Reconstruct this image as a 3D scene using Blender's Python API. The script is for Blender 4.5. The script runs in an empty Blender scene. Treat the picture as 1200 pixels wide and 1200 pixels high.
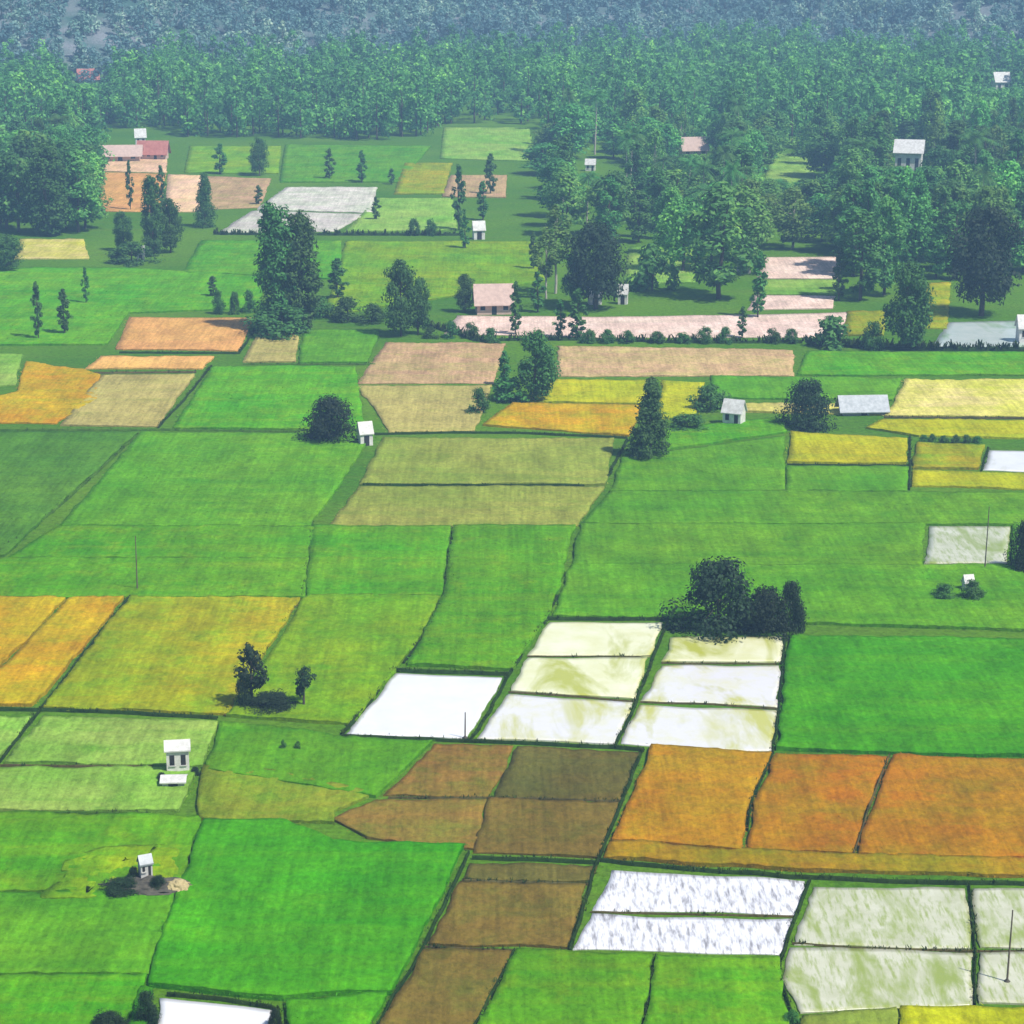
import bpy, bmesh, math, random
import numpy as np
from mathutils import Vector

# ------------------------------------------------------------------ camera, world, sun, exposure
R = math.radians
S = bpy.context.scene
COL = S.collection
CAM_H = 75.0
FPX = 2600.0                      # focal length in pixels of a 1200 px picture
PITCH = math.atan(720.0 / FPX)
cam_d = bpy.data.cameras.new('camera')
cam_d.sensor_width = 36.0
cam_d.lens = 36.0 * FPX / 1200.0
cam_d.clip_start = 1.0
cam_d.clip_end = 9000.0
cam = bpy.data.objects.new('camera', cam_d)
COL.objects.link(cam)
cam.location = (0, 0, CAM_H)
cam.rotation_euler = (math.pi / 2 - PITCH, 0, 0)
S.camera = cam

SUN_EL, SUN_AZ = R(56), R(124)     # azimuth from +Y towards +X
w = bpy.data.worlds.new('World')
S.world = w
w.use_nodes = True
wn = w.node_tree
sky = wn.nodes.new('ShaderNodeTexSky')
sky.sky_type = 'NISHITA'
sky.sun_disc = False
sky.sun_elevation = SUN_EL
sky.sun_rotation = SUN_AZ
bg = wn.nodes['Background']
wn.links.new(sky.outputs[0], bg.inputs[0])
bg.inputs[1].default_value = 0.11
sd = bpy.data.lights.new('sun', 'SUN')
sd.energy = 4.9
sd.angle = R(1.2)
sd.color = (1.0, 0.955, 0.88)
so = bpy.data.objects.new('sun', sd)
COL.objects.link(so)
dirv = Vector((math.sin(SUN_AZ) * math.cos(SUN_EL), math.cos(SUN_AZ) * math.cos(SUN_EL), math.sin(SUN_EL)))
so.rotation_euler = dirv.to_track_quat('Z', 'Y').to_euler()
so.location = dirv * 400
S.view_settings.view_transform = 'Standard'
S.view_settings.look = 'None'
S.view_settings.exposure = 0.38
S.view_settings.gamma = 1.0
S.cycles.volume_bounces = 0
S.cycles.max_bounces = 5
S.cycles.transparent_max_bounces = 8

rng = np.random.default_rng(7)
random.seed(7)

# ------------------------------------------------------------------ ground shape and picture-to-ground helpers
def sstep(a, b, x):
    t = np.clip((x - a) / (b - a), 0, 1)
    return t * t * (3 - 2 * t)

def ground_z(x, y):
    x = np.asarray(x, float); y = np.asarray(y, float)
    lens = 925 + 50 * np.sin(x / 150.0 + 1.0) + 25 * np.sin(x / 57.0) - 40 * sstep(120, 400, x) - 130 * sstep(-90, -300, x)
    d = np.maximum(y - lens, 0)
    ridge = 1 + .38 * np.sin(x / 72.0 + y / 300.0) + .15 * np.sin(x / 31.0 - y / 90.0)
    hill = (.09 * d + .0006 * d * d) * ridge * sstep(0, 60, d)
    hill = 150 * (1 - np.exp(-hill / 150))
    near = 70 * np.clip(1 - (y + 8) / 128.0, 0, 1.0) ** 1.4
    near = np.where(y < -8, 70 + 6 * np.sin(x / 40.), near)
    return hill + near

fw = np.array([0, math.cos(PITCH), -math.sin(PITCH)])
upv = np.array([0, math.sin(PITCH), math.cos(PITCH)])

def at(px, py, z=0.0):
    """the place on the valley floor that lies at this spot of a 1200 px picture"""
    d = fw + np.array([1, 0, 0]) * (px - 600) / FPX + upv * (600 - py) / FPX
    t = (CAM_H - z) / -d[2]
    return np.array([d[0] * t, d[1] * t, z])

def proj(p):
    q = np.asarray(p, float) - np.array([0, 0, CAM_H])
    dz = q @ fw
    return 600 + FPX * q[..., 0] / dz, 600 - FPX * (q @ upv) / dz

def mpp(py):
    """metres per picture pixel at the ground seen in row py"""
    p = at(600, py)
    return float((p - np.array([0, 0, CAM_H])) @ fw) / FPX

# ------------------------------------------------------------------ materials
def mat(name):
    m = bpy.data.materials.new(name)
    m.use_nodes = True
    return m, m.node_tree.nodes, m.node_tree.links, m.node_tree.nodes['Principled BSDF']

def noise(n, l, vec, scale, detail=3, rough=.55, dist=0):
    t = n.new('ShaderNodeTexNoise')
    t.inputs['Scale'].default_value = scale
    t.inputs['Detail'].default_value = detail
    t.inputs['Roughness'].default_value = rough
    t.inputs['Distortion'].default_value = dist
    l.new(vec, t.inputs['Vector'])
    return t.outputs['Fac']

def ramp(n, l, fac, stops):
    r = n.new('ShaderNodeValToRGB')
    while len(r.color_ramp.elements) < len(stops):
        r.color_ramp.elements.new(.5)
    for e, (p, c) in zip(r.color_ramp.elements, stops):
        e.position = p
        e.color = (*c, 1) if len(c) == 3 else c
    l.new(fac, r.inputs[0])
    return r.outputs[0]

def mixc(n, l, fac, a, b, mode='MIX'):
    m = n.new('ShaderNodeMix')
    m.data_type = 'RGBA'
    m.blend_type = mode
    for sock, v in ((m.inputs[0], fac), (m.inputs[6], a), (m.inputs[7], b)):
        if hasattr(v, 'is_output'):
            l.new(v, sock)
        elif isinstance(v, (int, float)):
            sock.default_value = v
        else:
            sock.default_value = (*v, 1)
    return m.outputs[2]

def wpos(n, l, scale=(1, 1, 1), rot=0):
    g = n.new('ShaderNodeNewGeometry')
    mp = n.new('ShaderNodeMapping')
    mp.inputs['Scale'].default_value = scale
    mp.inputs['Rotation'].default_value = (0, 0, rot)
    l.new(g.outputs['Position'], mp.inputs['Vector'])
    return mp.outputs[0]

def crop_mat(name, ca, cb, cc, patch=.05, streak=.35, rough=.9, bump=.6, cpos=.68, spec=.04):
    """field of crop: tone ca to cb in big soft patches, long streaks along the rows, third tone cc in spots"""
    m, n, l, b = mat(name)
    base = ramp(n, l, noise(n, l, wpos(n, l), patch, 3, .6), [(.36, ca), (.64, cb)])
    st = noise(n, l, wpos(n, l, (.03, .42, .3), R(2)), 1.0, 4, .65)
    c = mixc(n, l, ramp(n, l, st, [(.45, (0, 0, 0)), (.7, (streak,) * 3)]), base, cc)
    sp = noise(n, l, wpos(n, l), .22, 5, .7)
    c = mixc(n, l, ramp(n, l, sp, [(cpos - .1, (0, 0, 0)), (cpos + .1, (.75,) * 3)]), c, cc)
    fine = noise(n, l, wpos(n, l, (1, .7, 1)), 2.0, 5, .8)
    f = ramp(n, l, fine, [(.34, (.70,) * 3), (.66, (1.28,) * 3)])
    c = mixc(n, l, 1.0, c, f, 'MULTIPLY')
    midn = noise(n, l, wpos(n, l, (.5, .22, 1), R(5)), .45, 4, .7)
    c = mixc(n, l, 1.0, c, ramp(n, l, midn, [(.34, (.80,) * 3), (.66, (1.22,) * 3)]), 'MULTIPLY')
    rows = noise(n, l, wpos(n, l, (2.4, .10, 1), R(-6)), 1.0, 2, .5)    # planting rows running away up the valley
    c = mixc(n, l, 1.0, c, ramp(n, l, rows, [(.38, (.90,) * 3), (.6, (1.08,) * 3)]), 'MULTIPLY')
    oi = n.new('ShaderNodeObjectInfo')                          # no two fields quite alike
    hs = n.new('ShaderNodeHueSaturation')
    for sock, a_, b_ in (('Value', .93, 1.1), ('Hue', .496, .504)):
        mr_ = n.new('ShaderNodeMapRange'); mr_.inputs[3].default_value = a_; mr_.inputs[4].default_value = b_
        l.new(oi.outputs['Random'], mr_.inputs[0]); l.new(mr_.outputs[0], hs.inputs[sock])
    l.new(c, hs.inputs['Color']); c = hs.outputs[0]
    l.new(c, b.inputs['Base Color'])
    b.inputs['Roughness'].default_value = rough
    b.inputs['Specular IOR Level'].default_value = spec
    if bump:
        bp = n.new('ShaderNodeBump')
        bp.inputs['Strength'].default_value = bump
        bp.inputs['Distance'].default_value = .25
        l.new(fine, bp.inputs['Height'])
        l.new(bp.outputs[0], b.inputs['Normal'])
    return m

def water_mat(name, ca, cb, cc, thr=.6, rough=.25, patch=.16, rows=0.0):
    """shallow water, bright sky reflection painted into its pale base, weeds of tone cc breaking through"""
    m, n, l, b = mat(name)
    base = ramp(n, l, noise(n, l, wpos(n, l), .3, 4, .65), [(.35, ca), (.65, cb)])
    wd = noise(n, l, wpos(n, l, (1, .35, 1)), patch, 5, .62, .6)
    c = mixc(n, l, ramp(n, l, wd, [(thr - .07, (0, 0, 0)), (thr + .07, (1, 1, 1))]), base, cc)
    if rows:
        rw = noise(n, l, wpos(n, l, (2.6, .42, 1), R(-4)), 1.0, 3, .7)
        c = mixc(n, l, ramp(n, l, rw, [(.48, (0, 0, 0)), (.66, (rows,) * 3)]), c, cc)
    l.new(c, b.inputs['Base Color'])
    b.inputs['Roughness'].default_value = rough
    b.inputs['Specular IOR Level'].default_value = .5
    return m

def leaf_mat(name, ca, cb, trans=.25, patch=0):
    m, n, l, b = mat(name)
    g = n.new('ShaderNodeNewGeometry')
    oi = n.new('ShaderNodeObjectInfo')
    c = ramp(n, l, g.outputs['Random Per Island'], [(0, ca), (1, cb)])
    hs = n.new('ShaderNodeHueSaturation')
    l.new(c, hs.inputs['Color'])
    mr = n.new('ShaderNodeMapRange')
    mr.inputs[3].default_value = .85; mr.inputs[4].default_value = 1.6
    l.new(oi.outputs['Random'], mr.inputs[0])
    l.new(mr.outputs[0], hs.inputs['Value'])
    mh = n.new('ShaderNodeMapRange')
    mh.inputs[3].default_value = .475; mh.inputs[4].default_value = .515
    l.new(oi.outputs['Random'], mh.inputs[0])
    l.new(mh.outputs[0], hs.inputs['Hue'])
    cc = hs.outputs[0]
    if patch:                                                   # tree kinds side by side; on hills, painted light and dark of relief
        cc = mixc(n, l, 1.0, cc, ramp(n, l, noise(n, l, wpos(n, l, (1, 1, .15)), patch, 2, .6), [(.34, (.55, .6, .68)), (.48, (1, 1, 1)), (.58, (1.5, 1.35, 1.1)), (.68, (2.6, 1.9, 1.4))]), 'MULTIPLY')
    l.new(cc, b.inputs['Base Color'])
    b.inputs['Roughness'].default_value = .7
    b.inputs['Specular IOR Level'].default_value = .25
    tr = n.new('ShaderNodeBsdfTranslucent')
    l.new(cc, tr.inputs[0])
    mx = n.new('ShaderNodeMixShader')
    mx.inputs[0].default_value = trans
    l.new(b.outputs[0], mx.inputs[1]); l.new(tr.outputs[0], mx.inputs[2])
    l.new(mx.outputs[0], n['Material Output'].inputs[0])
    return m

def flat_mat(name, ca, cb, scale=1.5, rough=.85):
    m, n, l, b = mat(name)
    tc = n.new('ShaderNodeTexCoord')
    c = ramp(n, l, noise(n, l, tc.outputs['Object'], scale, 5, .65), [(.35, ca), (.65, cb)])
    l.new(c, b.inputs['Base Color'])
    b.inputs['Roughness'].default_value = rough
    return m

M = {
 'rice':    crop_mat('young_rice', (.050, .230, .003), (.085, .250, .004), (.15, .26, .006), .05, .5, cpos=.62),
 'rice_deep': crop_mat('deep_green_rice', (.034, .200, .002), (.055, .250, .003), (.10, .26, .004), .05, .35, cpos=.68),
 'rice_dull': crop_mat('mature_rice', (.070, .220, .005), (.110, .255, .007), (.045, .19, .005), .045, .6, cpos=.62),
 'rice_dark': crop_mat('dark_rice', (.055, .165, .010), (.080, .195, .012), (.04, .13, .012), .04, .5),
 'rice_lime': crop_mat('lime_rice', (.12, .27, .004), (.20, .29, .004), (.07, .24, .004), .05, .6, cpos=.6),
 'rice_pale': crop_mat('pale_green_rice', (.14, .30, .03), (.24, .34, .06), (.09, .27, .015), .05, .5),
 'yellowgreen': crop_mat('yellowing_rice', (.20, .25, .004), (.33, .26, .005), (.13, .26, .005), .06, .7, cpos=.58),
 'golden':  crop_mat('golden_rice', (.40, .28, .004), (.46, .22, .005), (.25, .26, .004), .07, .6, cpos=.58),
 'orange':  crop_mat('ripe_orange_rice', (.32, .160, .003), (.34, .125, .003), (.23, .165, .003), .08, .6, cpos=.57),
 'orange_soft': crop_mat('dry_orange_stubble', (.54, .30, .08), (.56, .28, .09), (.48, .31, .09), .06, .5),
 'yellow':  crop_mat('yellow_crop', (.31, .33, .004), (.38, .34, .005), (.19, .30, .005), .05, .5),
 'yellow_pale': crop_mat('pale_yellow_crop', (.45, .43, .06), (.52, .42, .16), (.34, .39, .02), .07, .6),
 'orange_olive': crop_mat('olive_orange_rice', (.23, .165, .003), (.28, .140, .004), (.17, .18, .003), .08, .6, cpos=.58),
 'olive_green': crop_mat('olive_green_stubble', (.13, .20, .010), (.19, .19, .014), (.09, .19, .008), .06, .6, cpos=.56),
 'peach':   crop_mat('pale_peach_earth', (.60, .38, .20), (.64, .40, .27), (.50, .40, .18), .06, .6, cpos=.6),
 'tan':     crop_mat('tan_stubble', (.30, .25, .08), (.36, .30, .09), (.24, .26, .05), .05, .5),
 'tan_pink': crop_mat('pinkish_dry_stubble', (.40, .27, .13), (.44, .27, .15), (.30, .28, .08), .06, .7, cpos=.6),
 'olive':   crop_mat('olive_stubble', (.18, .24, .03), (.25, .26, .045), (.12, .22, .02), .035, .6),
 'brown':   crop_mat('brown_stubble', (.135, .095, .016), (.165, .105, .018), (.09, .10, .012), .07, .5, cpos=.6),
 'brown_red': crop_mat('reddish_brown_stubble', (.19, .115, .020), (.235, .125, .024), (.10, .13, .012), .1, .5, cpos=.58),
 'brown_dark': crop_mat('dark_brown_stubble', (.085, .085, .016), (.115, .085, .016), (.065, .085, .014), .08, .4),
 'pink':    crop_mat('pink_bare_earth', (.62, .44, .36), (.66, .50, .42), (.48, .42, .28), .09, .5, bump=.2),
 'greywhite': crop_mat('grey_dry_field', (.42, .42, .33), (.52, .46, .42), (.28, .36, .20), .1, .6, bump=.2),
 'white':   water_mat('painted_sky_water', (.62, .62, .63), (.68, .68, .67), (.48, .48, .34), .68),  # whitish base paints in the bright sky mirrored by the paddies
 'white_weed': water_mat('painted_sky_water_with_weeds', (.60, .60, .33), (.68, .68, .48), (.38, .40, .06), .57, .3),
 'white_mix': water_mat('painted_sky_water_some_weeds', (.60, .59, .45), (.62, .61, .67), (.44, .44, .10), .55, .25),
 'white_rows': water_mat('painted_sky_water_with_seedlings', (.62, .62, .65), (.68, .68, .70), (.20, .19, .20), .9, .3, rows=.9),
 'grey_rows': water_mat('grey_water_with_seedlings', (.41, .42, .28), (.52, .52, .40), (.24, .30, .06), .60, .3, .25, rows=.85),  # grey base paints in a duller sky reflection
 'pale_water': water_mat('pale_pond_water', (.40, .47, .44), (.48, .53, .50), (.25, .36, .22), .62, .25),
 'bank':    crop_mat('bank_weeds', (.014, .036, .006), (.022, .052, .008), (.03, .035, .012), .3, .3),  # dark weeds, with the shaded side of the banks painted in
 'bank_soft': crop_mat('bank_grass', (.045, .12, .010), (.06, .14, .012), (.08, .10, .02), .3, .3),
 'bank_brown': crop_mat('muddy_bank', (.07, .06, .02), (.10, .08, .03), (.05, .07, .015), .3, .3),
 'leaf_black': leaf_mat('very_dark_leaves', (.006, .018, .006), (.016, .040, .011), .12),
 'leaf_dark': leaf_mat('dark_leaves', (.020, .088, .016), (.062, .170, .030), .25),
 'leaf_mid': leaf_mat('green_leaves', (.026, .11, .020), (.075, .20, .035), .25),
 'leaf_light': leaf_mat('light_leaves', (.06, .17, .025), (.14, .27, .05), .3),
 'leaf_wood': leaf_mat('woodland_leaves', (.028, .145, .032), (.115, .31, .065), .36, .10),
 'leaf_hill': leaf_mat('hillside_leaves', (.045, .130, .110), (.15, .25, .23), .3, .035),  # blue cast of distance haze painted into the leaves
 'tuft': leaf_mat('weed_tufts', (.016, .048, .006), (.045, .10, .010), .2),
 'bark': flat_mat('brown_bark', (.05, .038, .025), (.10, .078, .055), 2),
 'bark_pale': flat_mat('pale_bark', (.32, .30, .24), (.48, .44, .36), 2),
 'wall_white': flat_mat('whitewashed_wall', (.52, .50, .46), (.74, .72, .68), 1.4),
 'wall_pink': flat_mat('pink_plaster_wall', (.58, .38, .30), (.66, .45, .36), .8),
 'wall_grey': flat_mat('grey_plaster_wall', (.42, .42, .40), (.52, .51, .48), .8),
 'roof_red': flat_mat('red_tile_roof', (.34, .11, .085), (.46, .18, .14), 1.2),
 'roof_white': flat_mat('pale_sheet_roof', (.44, .43, .40), (.66, .65, .62), 1.6, .6),
 'roof_grey': flat_mat('grey_sheet_roof', (.25, .28, .30), (.40, .43, .45), 1.4, .5),
 'roof_pink': flat_mat('faded_pink_roof', (.42, .30, .25), (.55, .40, .33), 1.4),
 'thatch': flat_mat('straw', (.30, .24, .11), (.44, .36, .18), 3),
 'dark': flat_mat('dark_opening', (.012, .012, .014), (.03, .028, .026), 1.0),
 'stone': flat_mat('dark_earth_and_stone', (.035, .032, .024), (.10, .09, .065), 1.4),
 'tarp': flat_mat('white_sheet', (.70, .70, .66), (.84, .84, .80), 1.2, .5),
 'wood': flat_mat('weathered_wood', (.09, .07, .05), (.15, .12, .09), 2),
}

# ground: valley grass, woodland floor, rocky hill
gm, n, l, b = mat('valley_ground')
grass = ramp(n, l, noise(n, l, wpos(n, l), .02, 4, .6), [(.35, (.050, .150, .006)), (.65, (.095, .205, .008))])
st = noise(n, l, wpos(n, l, (.03, .4, .3)), 1, 4, .65)
grass = mixc(n, l, ramp(n, l, st, [(.45, (0,) * 3), (.75, (.6,) * 3)]), grass, (.10, .16, .02))
rock = ramp(n, l, noise(n, l, wpos(n, l, (1, 1, .5)), .035, 5, .65), [(.40, (.05, .11, .085)), (.66, (.20, .21, .22))])  # hill floor, its bluish tones carrying some painted haze
g = n.new('ShaderNodeNewGeometry'); sx = n.new('ShaderNodeSeparateXYZ'); l.new(g.outputs['Position'], sx.inputs[0])
mr = n.new('ShaderNodeMapRange'); mr.inputs[1].default_value = 2; mr.inputs[2].default_value = 12
l.new(sx.outputs[2], mr.inputs[0])
fine = noise(n, l, wpos(n, l), 1.3, 5, .8)
gcol = mixc(n, l, 1.0, mixc(n, l, mr.outputs[0], grass, rock), ramp(n, l, fine, [(.3, (.5,) * 3), (.7, (1.4,) * 3)]), 'MULTIPLY')
l.new(gcol, b.inputs['Base Color'])
gb = n.new('ShaderNodeBump'); gb.inputs['Strength'].default_value = .7; gb.inputs['Distance'].default_value = .3
l.new(fine, gb.inputs['Height']); l.new(gb.outputs[0], b.inputs['Normal'])
b.inputs['Specular IOR Level'].default_value = .05
b.inputs['Roughness'].default_value = .95
M['ground'] = gm

# ------------------------------------------------------------------ mesh helpers
def link(o, parent=None):
    COL.objects.link(o)
    if parent is not None:
        o.parent = parent
    return o

def np_mesh(name, v, f, m):
    """v (N,3), f (K,4) or (K,3) -> mesh"""
    v = np.ascontiguousarray(v, dtype=np.float32); f = np.ascontiguousarray(f, dtype=np.int32)
    me = bpy.data.meshes.new(name)
    k = f.shape[1]
    me.vertices.add(len(v)); me.vertices.foreach_set('co', v.ravel())
    me.loops.add(f.size); me.loops.foreach_set('vertex_index', f.ravel())
    me.polygons.add(len(f))
    me.polygons.foreach_set('loop_start', np.arange(len(f), dtype=np.int32) * k)
    me.update(calc_edges=True)
    me.validate()
    if m is not None:
        me.materials.append(m)
    return me

def quads_idx(k):
    return np.arange(k * 4, dtype=np.int32).reshape(-1, 4)

def obj(name, me, parent=None, loc=None):
    o = bpy.data.objects.new(name, me)
    if loc is not None:
        o.location = loc
    return link(o, parent)

def thing(name, label, cat, loc=(0, 0, 0), rz=0, group=None):
    o = bpy.data.objects.new(name, None)
    o.empty_display_size = .5
    COL.objects.link(o)
    o.location = loc; o.rotation_euler = (0, 0, rz)
    tag(o, label, cat, group)
    return o

def tag(o, label, cat, group=None):
    o['label'] = label; o['category'] = cat
    if group:
        o['group'] = group

def struct(o, kind='structure', label=None):
    o['kind'] = kind
    if label:
        o['label'] = label
    return o

def boxes(bm, x0, x1, y0, y1, z0, z1):
    vs = [bm.verts.new(p) for p in ((x0, y0, z0), (x1, y0, z0), (x1, y1, z0), (x0, y1, z0), (x0, y0, z1), (x1, y0, z1), (x1, y1, z1), (x0, y1, z1))]
    for q in ((3, 2, 1, 0), (4, 5, 6, 7), (0, 1, 5, 4), (1, 2, 6, 5), (2, 3, 7, 6), (3, 0, 4, 7)):
        bm.faces.new([vs[i] for i in q])

def bm_obj(name, bm, m, parent=None, loc=None):
    bmesh.ops.recalc_face_normals(bm, faces=bm.faces)
    me = bpy.data.meshes.new(name)
    bm.to_mesh(me); bm.free()
    me.materials.append(m)
    return obj(name, me, parent, loc)

def vnoise(x, y, s, seed):
    """smooth value noise on arrays"""
    x = x / s + seed * 17.3; y = y / s + seed * 5.7
    xi = np.floor(x); yi = np.floor(y); fx = x - xi; fy = y - yi
    fx = fx * fx * (3 - 2 * fx); fy = fy * fy * (3 - 2 * fy)
    def h(a, b):
        q = np.sin(a * 127.1 + b * 311.7 + seed * 74.7) * 43758.5453
        return q - np.floor(q)
    return (h(xi, yi) * (1 - fx) + h(xi + 1, yi) * fx) * (1 - fy) + (h(xi, yi + 1) * (1 - fx) + h(xi + 1, yi + 1) * fx) * fy

# ------------------------------------------------------------------ ground sheet
xs = np.concatenate([np.linspace(-1600, -420, 40), np.linspace(-400, 400, 161), np.linspace(420, 1600, 40)])
ys = np.concatenate([np.linspace(-400, -20, 20), np.linspace(-8, 140, 50), np.linspace(146, 1000, 100), np.linspace(1004, 1700, 170), np.linspace(1720, 2600, 40)])
X, Y = np.meshgrid(xs, ys)
Z = ground_z(X, Y)
Z += np.where(Y > 1000, (vnoise(X, Y, 28, 1) - .5) * 8 * np.clip((Y - 1000) / 120, 0, 1), 0)
v = np.stack([X, Y, Z], -1).reshape(-1, 3)
nx = len(xs); ny = len(ys)
i = (np.arange(ny - 1)[:, None] * nx + np.arange(nx - 1)[None, :]).ravel()
gme = np_mesh('ground', v, np.stack([i, i + 1, i + 1 + nx, i + nx], -1), M['ground'])
gme.polygons.foreach_set('use_smooth', np.ones(len(gme.polygons), dtype=bool))
struct(obj('ground', gme))

# ------------------------------------------------------------------ fields
fcount = [0]
def field(name, m, h, *rows, rough=.10, edge=.35, furrow=0.0):
    """one field: rows of picture points from its far edge to its near edge; a low block of crop h metres tall"""
    fcount[0] += 1
    k = fcount[0]
    R_ = [np.array([at(*p)[:2] for p in row]) for row in rows]
    L = max(np.linalg.norm(r[-1] - r[0]) for r in R_)
    D = sum(np.linalg.norm(R_[a + 1].mean(0) - R_[a].mean(0)) for a in range(len(R_) - 1))
    sp = .5 if R_[0][0][1] < 260 else (.8 if R_[0][0][1] < 400 else 1.5)
    nu = int(np.clip(L / sp, 6, 150)); nv = int(np.clip(D / sp, 6, 150))
    def along(r, t):
        seg = np.linalg.norm(np.diff(r, axis=0), axis=1); c = np.concatenate([[0], np.cumsum(seg)]); c /= c[-1]
        return np.stack([np.interp(t, c, r[:, 0]), np.interp(t, c, r[:, 1])], -1)
    t = np.linspace(0, 1, nu)
    P = np.stack([along(r, t) for r in R_])                     # rows, nu, 2
    cc = np.linspace(0, 1, len(R_)); q = np.linspace(0, 1, nv)
    G = np.empty((nv, nu, 2))
    for a in range(nu):
        G[:, a, 0] = np.interp(q, cc, P[:, a, 0]); G[:, a, 1] = np.interp(q, cc, P[:, a, 1])
    # uneven outline
    wob = edge * 1.2
    G[..., 0] += (vnoise(G[..., 0], G[..., 1], 3.0, k) - .5) * wob + (vnoise(G[..., 0], G[..., 1], .9, k + 2) - .5) * wob * .5
    G[..., 1] += (vnoise(G[..., 0], G[..., 1], 4.0, k + .5) - .5) * wob * 1.6
    x, y = G[..., 0], G[..., 1]
    z = h + .012 * (k % 9) + (vnoise(x, y, .8, k) - .5) * rough * 2 + (vnoise(x, y, 5, k) - .5) * rough * 1.5
    if furrow:
        z += furrow * np.sin(np.linspace(0, 1, nu)[None, :] * L / 1.1 * 2 * math.pi)
    top = np.stack([x, y, z], -1).reshape(-1, 3)
    i = (np.arange(nv - 1)[:, None] * nu + np.arange(nu - 1)[None, :]).ravel()
    F = np.stack([i, i + nu, i + nu + 1, i + 1], -1)
    ring = np.concatenate([np.arange(nu), np.arange(1, nv) * nu + nu - 1, (nv - 1) * nu + np.arange(nu - 2, -1, -1), np.arange(nv - 2, 0, -1) * nu])
    bot = top[ring].copy(); bot[:, 2] = -.25
    b0 = len(top) + np.arange(len(ring)); nr = np.roll(np.arange(len(ring)), -1)
    F2 = np.stack([ring, ring[nr], b0[nr], b0], -1)
    Vs = np.concatenate([top, bot]); Fs = np.concatenate([F, F2])
    if h > .105:                                                 # leaves of the crop standing above the sheet
        y0 = y.mean()
        dens, bs = (4.5, 1.0) if y0 < 230 else ((2.2, 1.4) if y0 < 330 else (.7, 2.0))
        kk = int(min(L * D * dens, 14000))
        gi = rng.integers(0, nv - 1, kk); gj = rng.integers(0, nu - 1, kk)
        fu, fv = rng.random(kk)[:, None], rng.random(kk)[:, None]
        T3 = top.reshape(nv, nu, 3)
        c = (T3[gi, gj] * (1 - fu) + T3[gi, gj + 1] * fu) * (1 - fv) + (T3[gi + 1, gj] * (1 - fu) + T3[gi + 1, gj + 1] * fu) * fv
        # a denser fringe along the outline
        ke = int(len(ring) * (3 if y0 < 330 else 2))
        e_ = top[ring[rng.integers(0, len(ring), ke)]] + np.concatenate([rng.normal(size=(ke, 2)) * .22, np.full((ke, 1), -.12)], 1)
        c = np.concatenate([c, e_]); kk = len(c)
        hb = (.08 + .12 * rng.random(kk)) * bs * min(1, .45 + h)
        az = rng.random(kk) * 6.283
        sd = np.stack([np.cos(az), np.sin(az), az * 0], -1) * (hb * .45)[:, None]
        le = np.stack([rng.normal(size=kk) * hb * 1.1, rng.normal(size=kk) * hb * 1.1, hb * .6], -1)
        c[:, 2] -= .05
        Bv = np.stack([c - sd, c + sd, c + sd * .25 + le, c - sd * .25 + le], 1).reshape(-1, 3)
        Fs = np.concatenate([Fs, quads_idx(kk) + len(Vs)]); Vs = np.concatenate([Vs, Bv])
    me = np_mesh(name, Vs, Fs, M[m])
    sm = np.ones(len(me.polygons), dtype=bool); sm[len(F):] = False
    me.polygons.foreach_set('use_smooth', sm)
    return struct(obj(name, me))

E = 1330     # beyond the right edge of the picture
Wt = -150    # beyond the left edge
# foreground
field('rice_field', 'rice', .30, [(Wt, 954), (238, 958)], [(Wt, 1048), (208, 1048)])
field('rice_field', 'rice_lime', .315, [(78, 1004), (222, 1004)], [(52, 1046), (204, 1046)], edge=2.2)
field('rice_field', 'rice_dull', .26, [(Wt, 1048), (208, 1048)], [(Wt, 1145), (174, 1145)])
field('rice_field', 'rice', .28, [(Wt, 1145), (174, 1145)], [(Wt, 1330), (90, 1330)])
field('rice_field', 'rice_deep', .36, [(240, 963), (330, 965), (392, 988), (545, 996)], [(208, 1050), (517, 1050)], [(172, 1158), (330, 1172), (457, 1166)])
field('rice_field', 'rice_deep', .33, [(335, 1176), (452, 1170)], [(352, 1330), (368, 1330)])
field('rice_field', 'rice_deep', .33, [(168, 1160), (182, 1162)], [(95, 1330), (150, 1330)])
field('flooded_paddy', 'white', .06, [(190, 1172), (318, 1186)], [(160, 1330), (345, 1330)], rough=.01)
field('stubble_field', 'brown_red', .14, [(508, 873), (603, 874)], [(452, 934), (574, 935)])
field('stubble_field', 'brown_dark', .15, [(606, 875), (748, 882)], [(578, 935), (728, 939)])
field('stubble_field', 'brown_red', .12, [(440, 938), (570, 938)], [(388, 962), (564, 968)], [(430, 984), (552, 998)])
field('stubble_field', 'brown', .14, [(573, 938), (727, 942)], [(555, 999), (703, 1006)])
field('stubble_field', 'brown_dark', .12, [(551, 1012), (698, 1016)], [(542, 1031), (690, 1035)])
field('stubble_field', 'brown', .15, [(539, 1036), (688, 1040)], [(500, 1108), (664, 1113)])
field('stubble_field', 'brown', .13, [(496, 1114), (600, 1117)], [(430, 1230), (545, 1230)], [(375, 1330), (490, 1330)])
field('rice_field', 'rice', .36, [(606, 1118), (766, 1123)], [(556, 1215), (750, 1215)], [(500, 1330), (735, 1330)])
field('rice_field', 'rice', .33, [(771, 1124), (911, 1126)], [(755, 1215), (925, 1215)], [(740, 1330), (940, 1330)])
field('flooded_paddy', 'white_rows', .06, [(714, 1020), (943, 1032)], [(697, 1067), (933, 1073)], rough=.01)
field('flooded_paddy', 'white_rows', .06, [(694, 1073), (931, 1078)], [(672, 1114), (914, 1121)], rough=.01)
field('flooded_paddy', 'grey_rows', .07, [(953, 1039), (1133, 1043)], [(930, 1107), (1139, 1114)], rough=.02)
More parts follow.
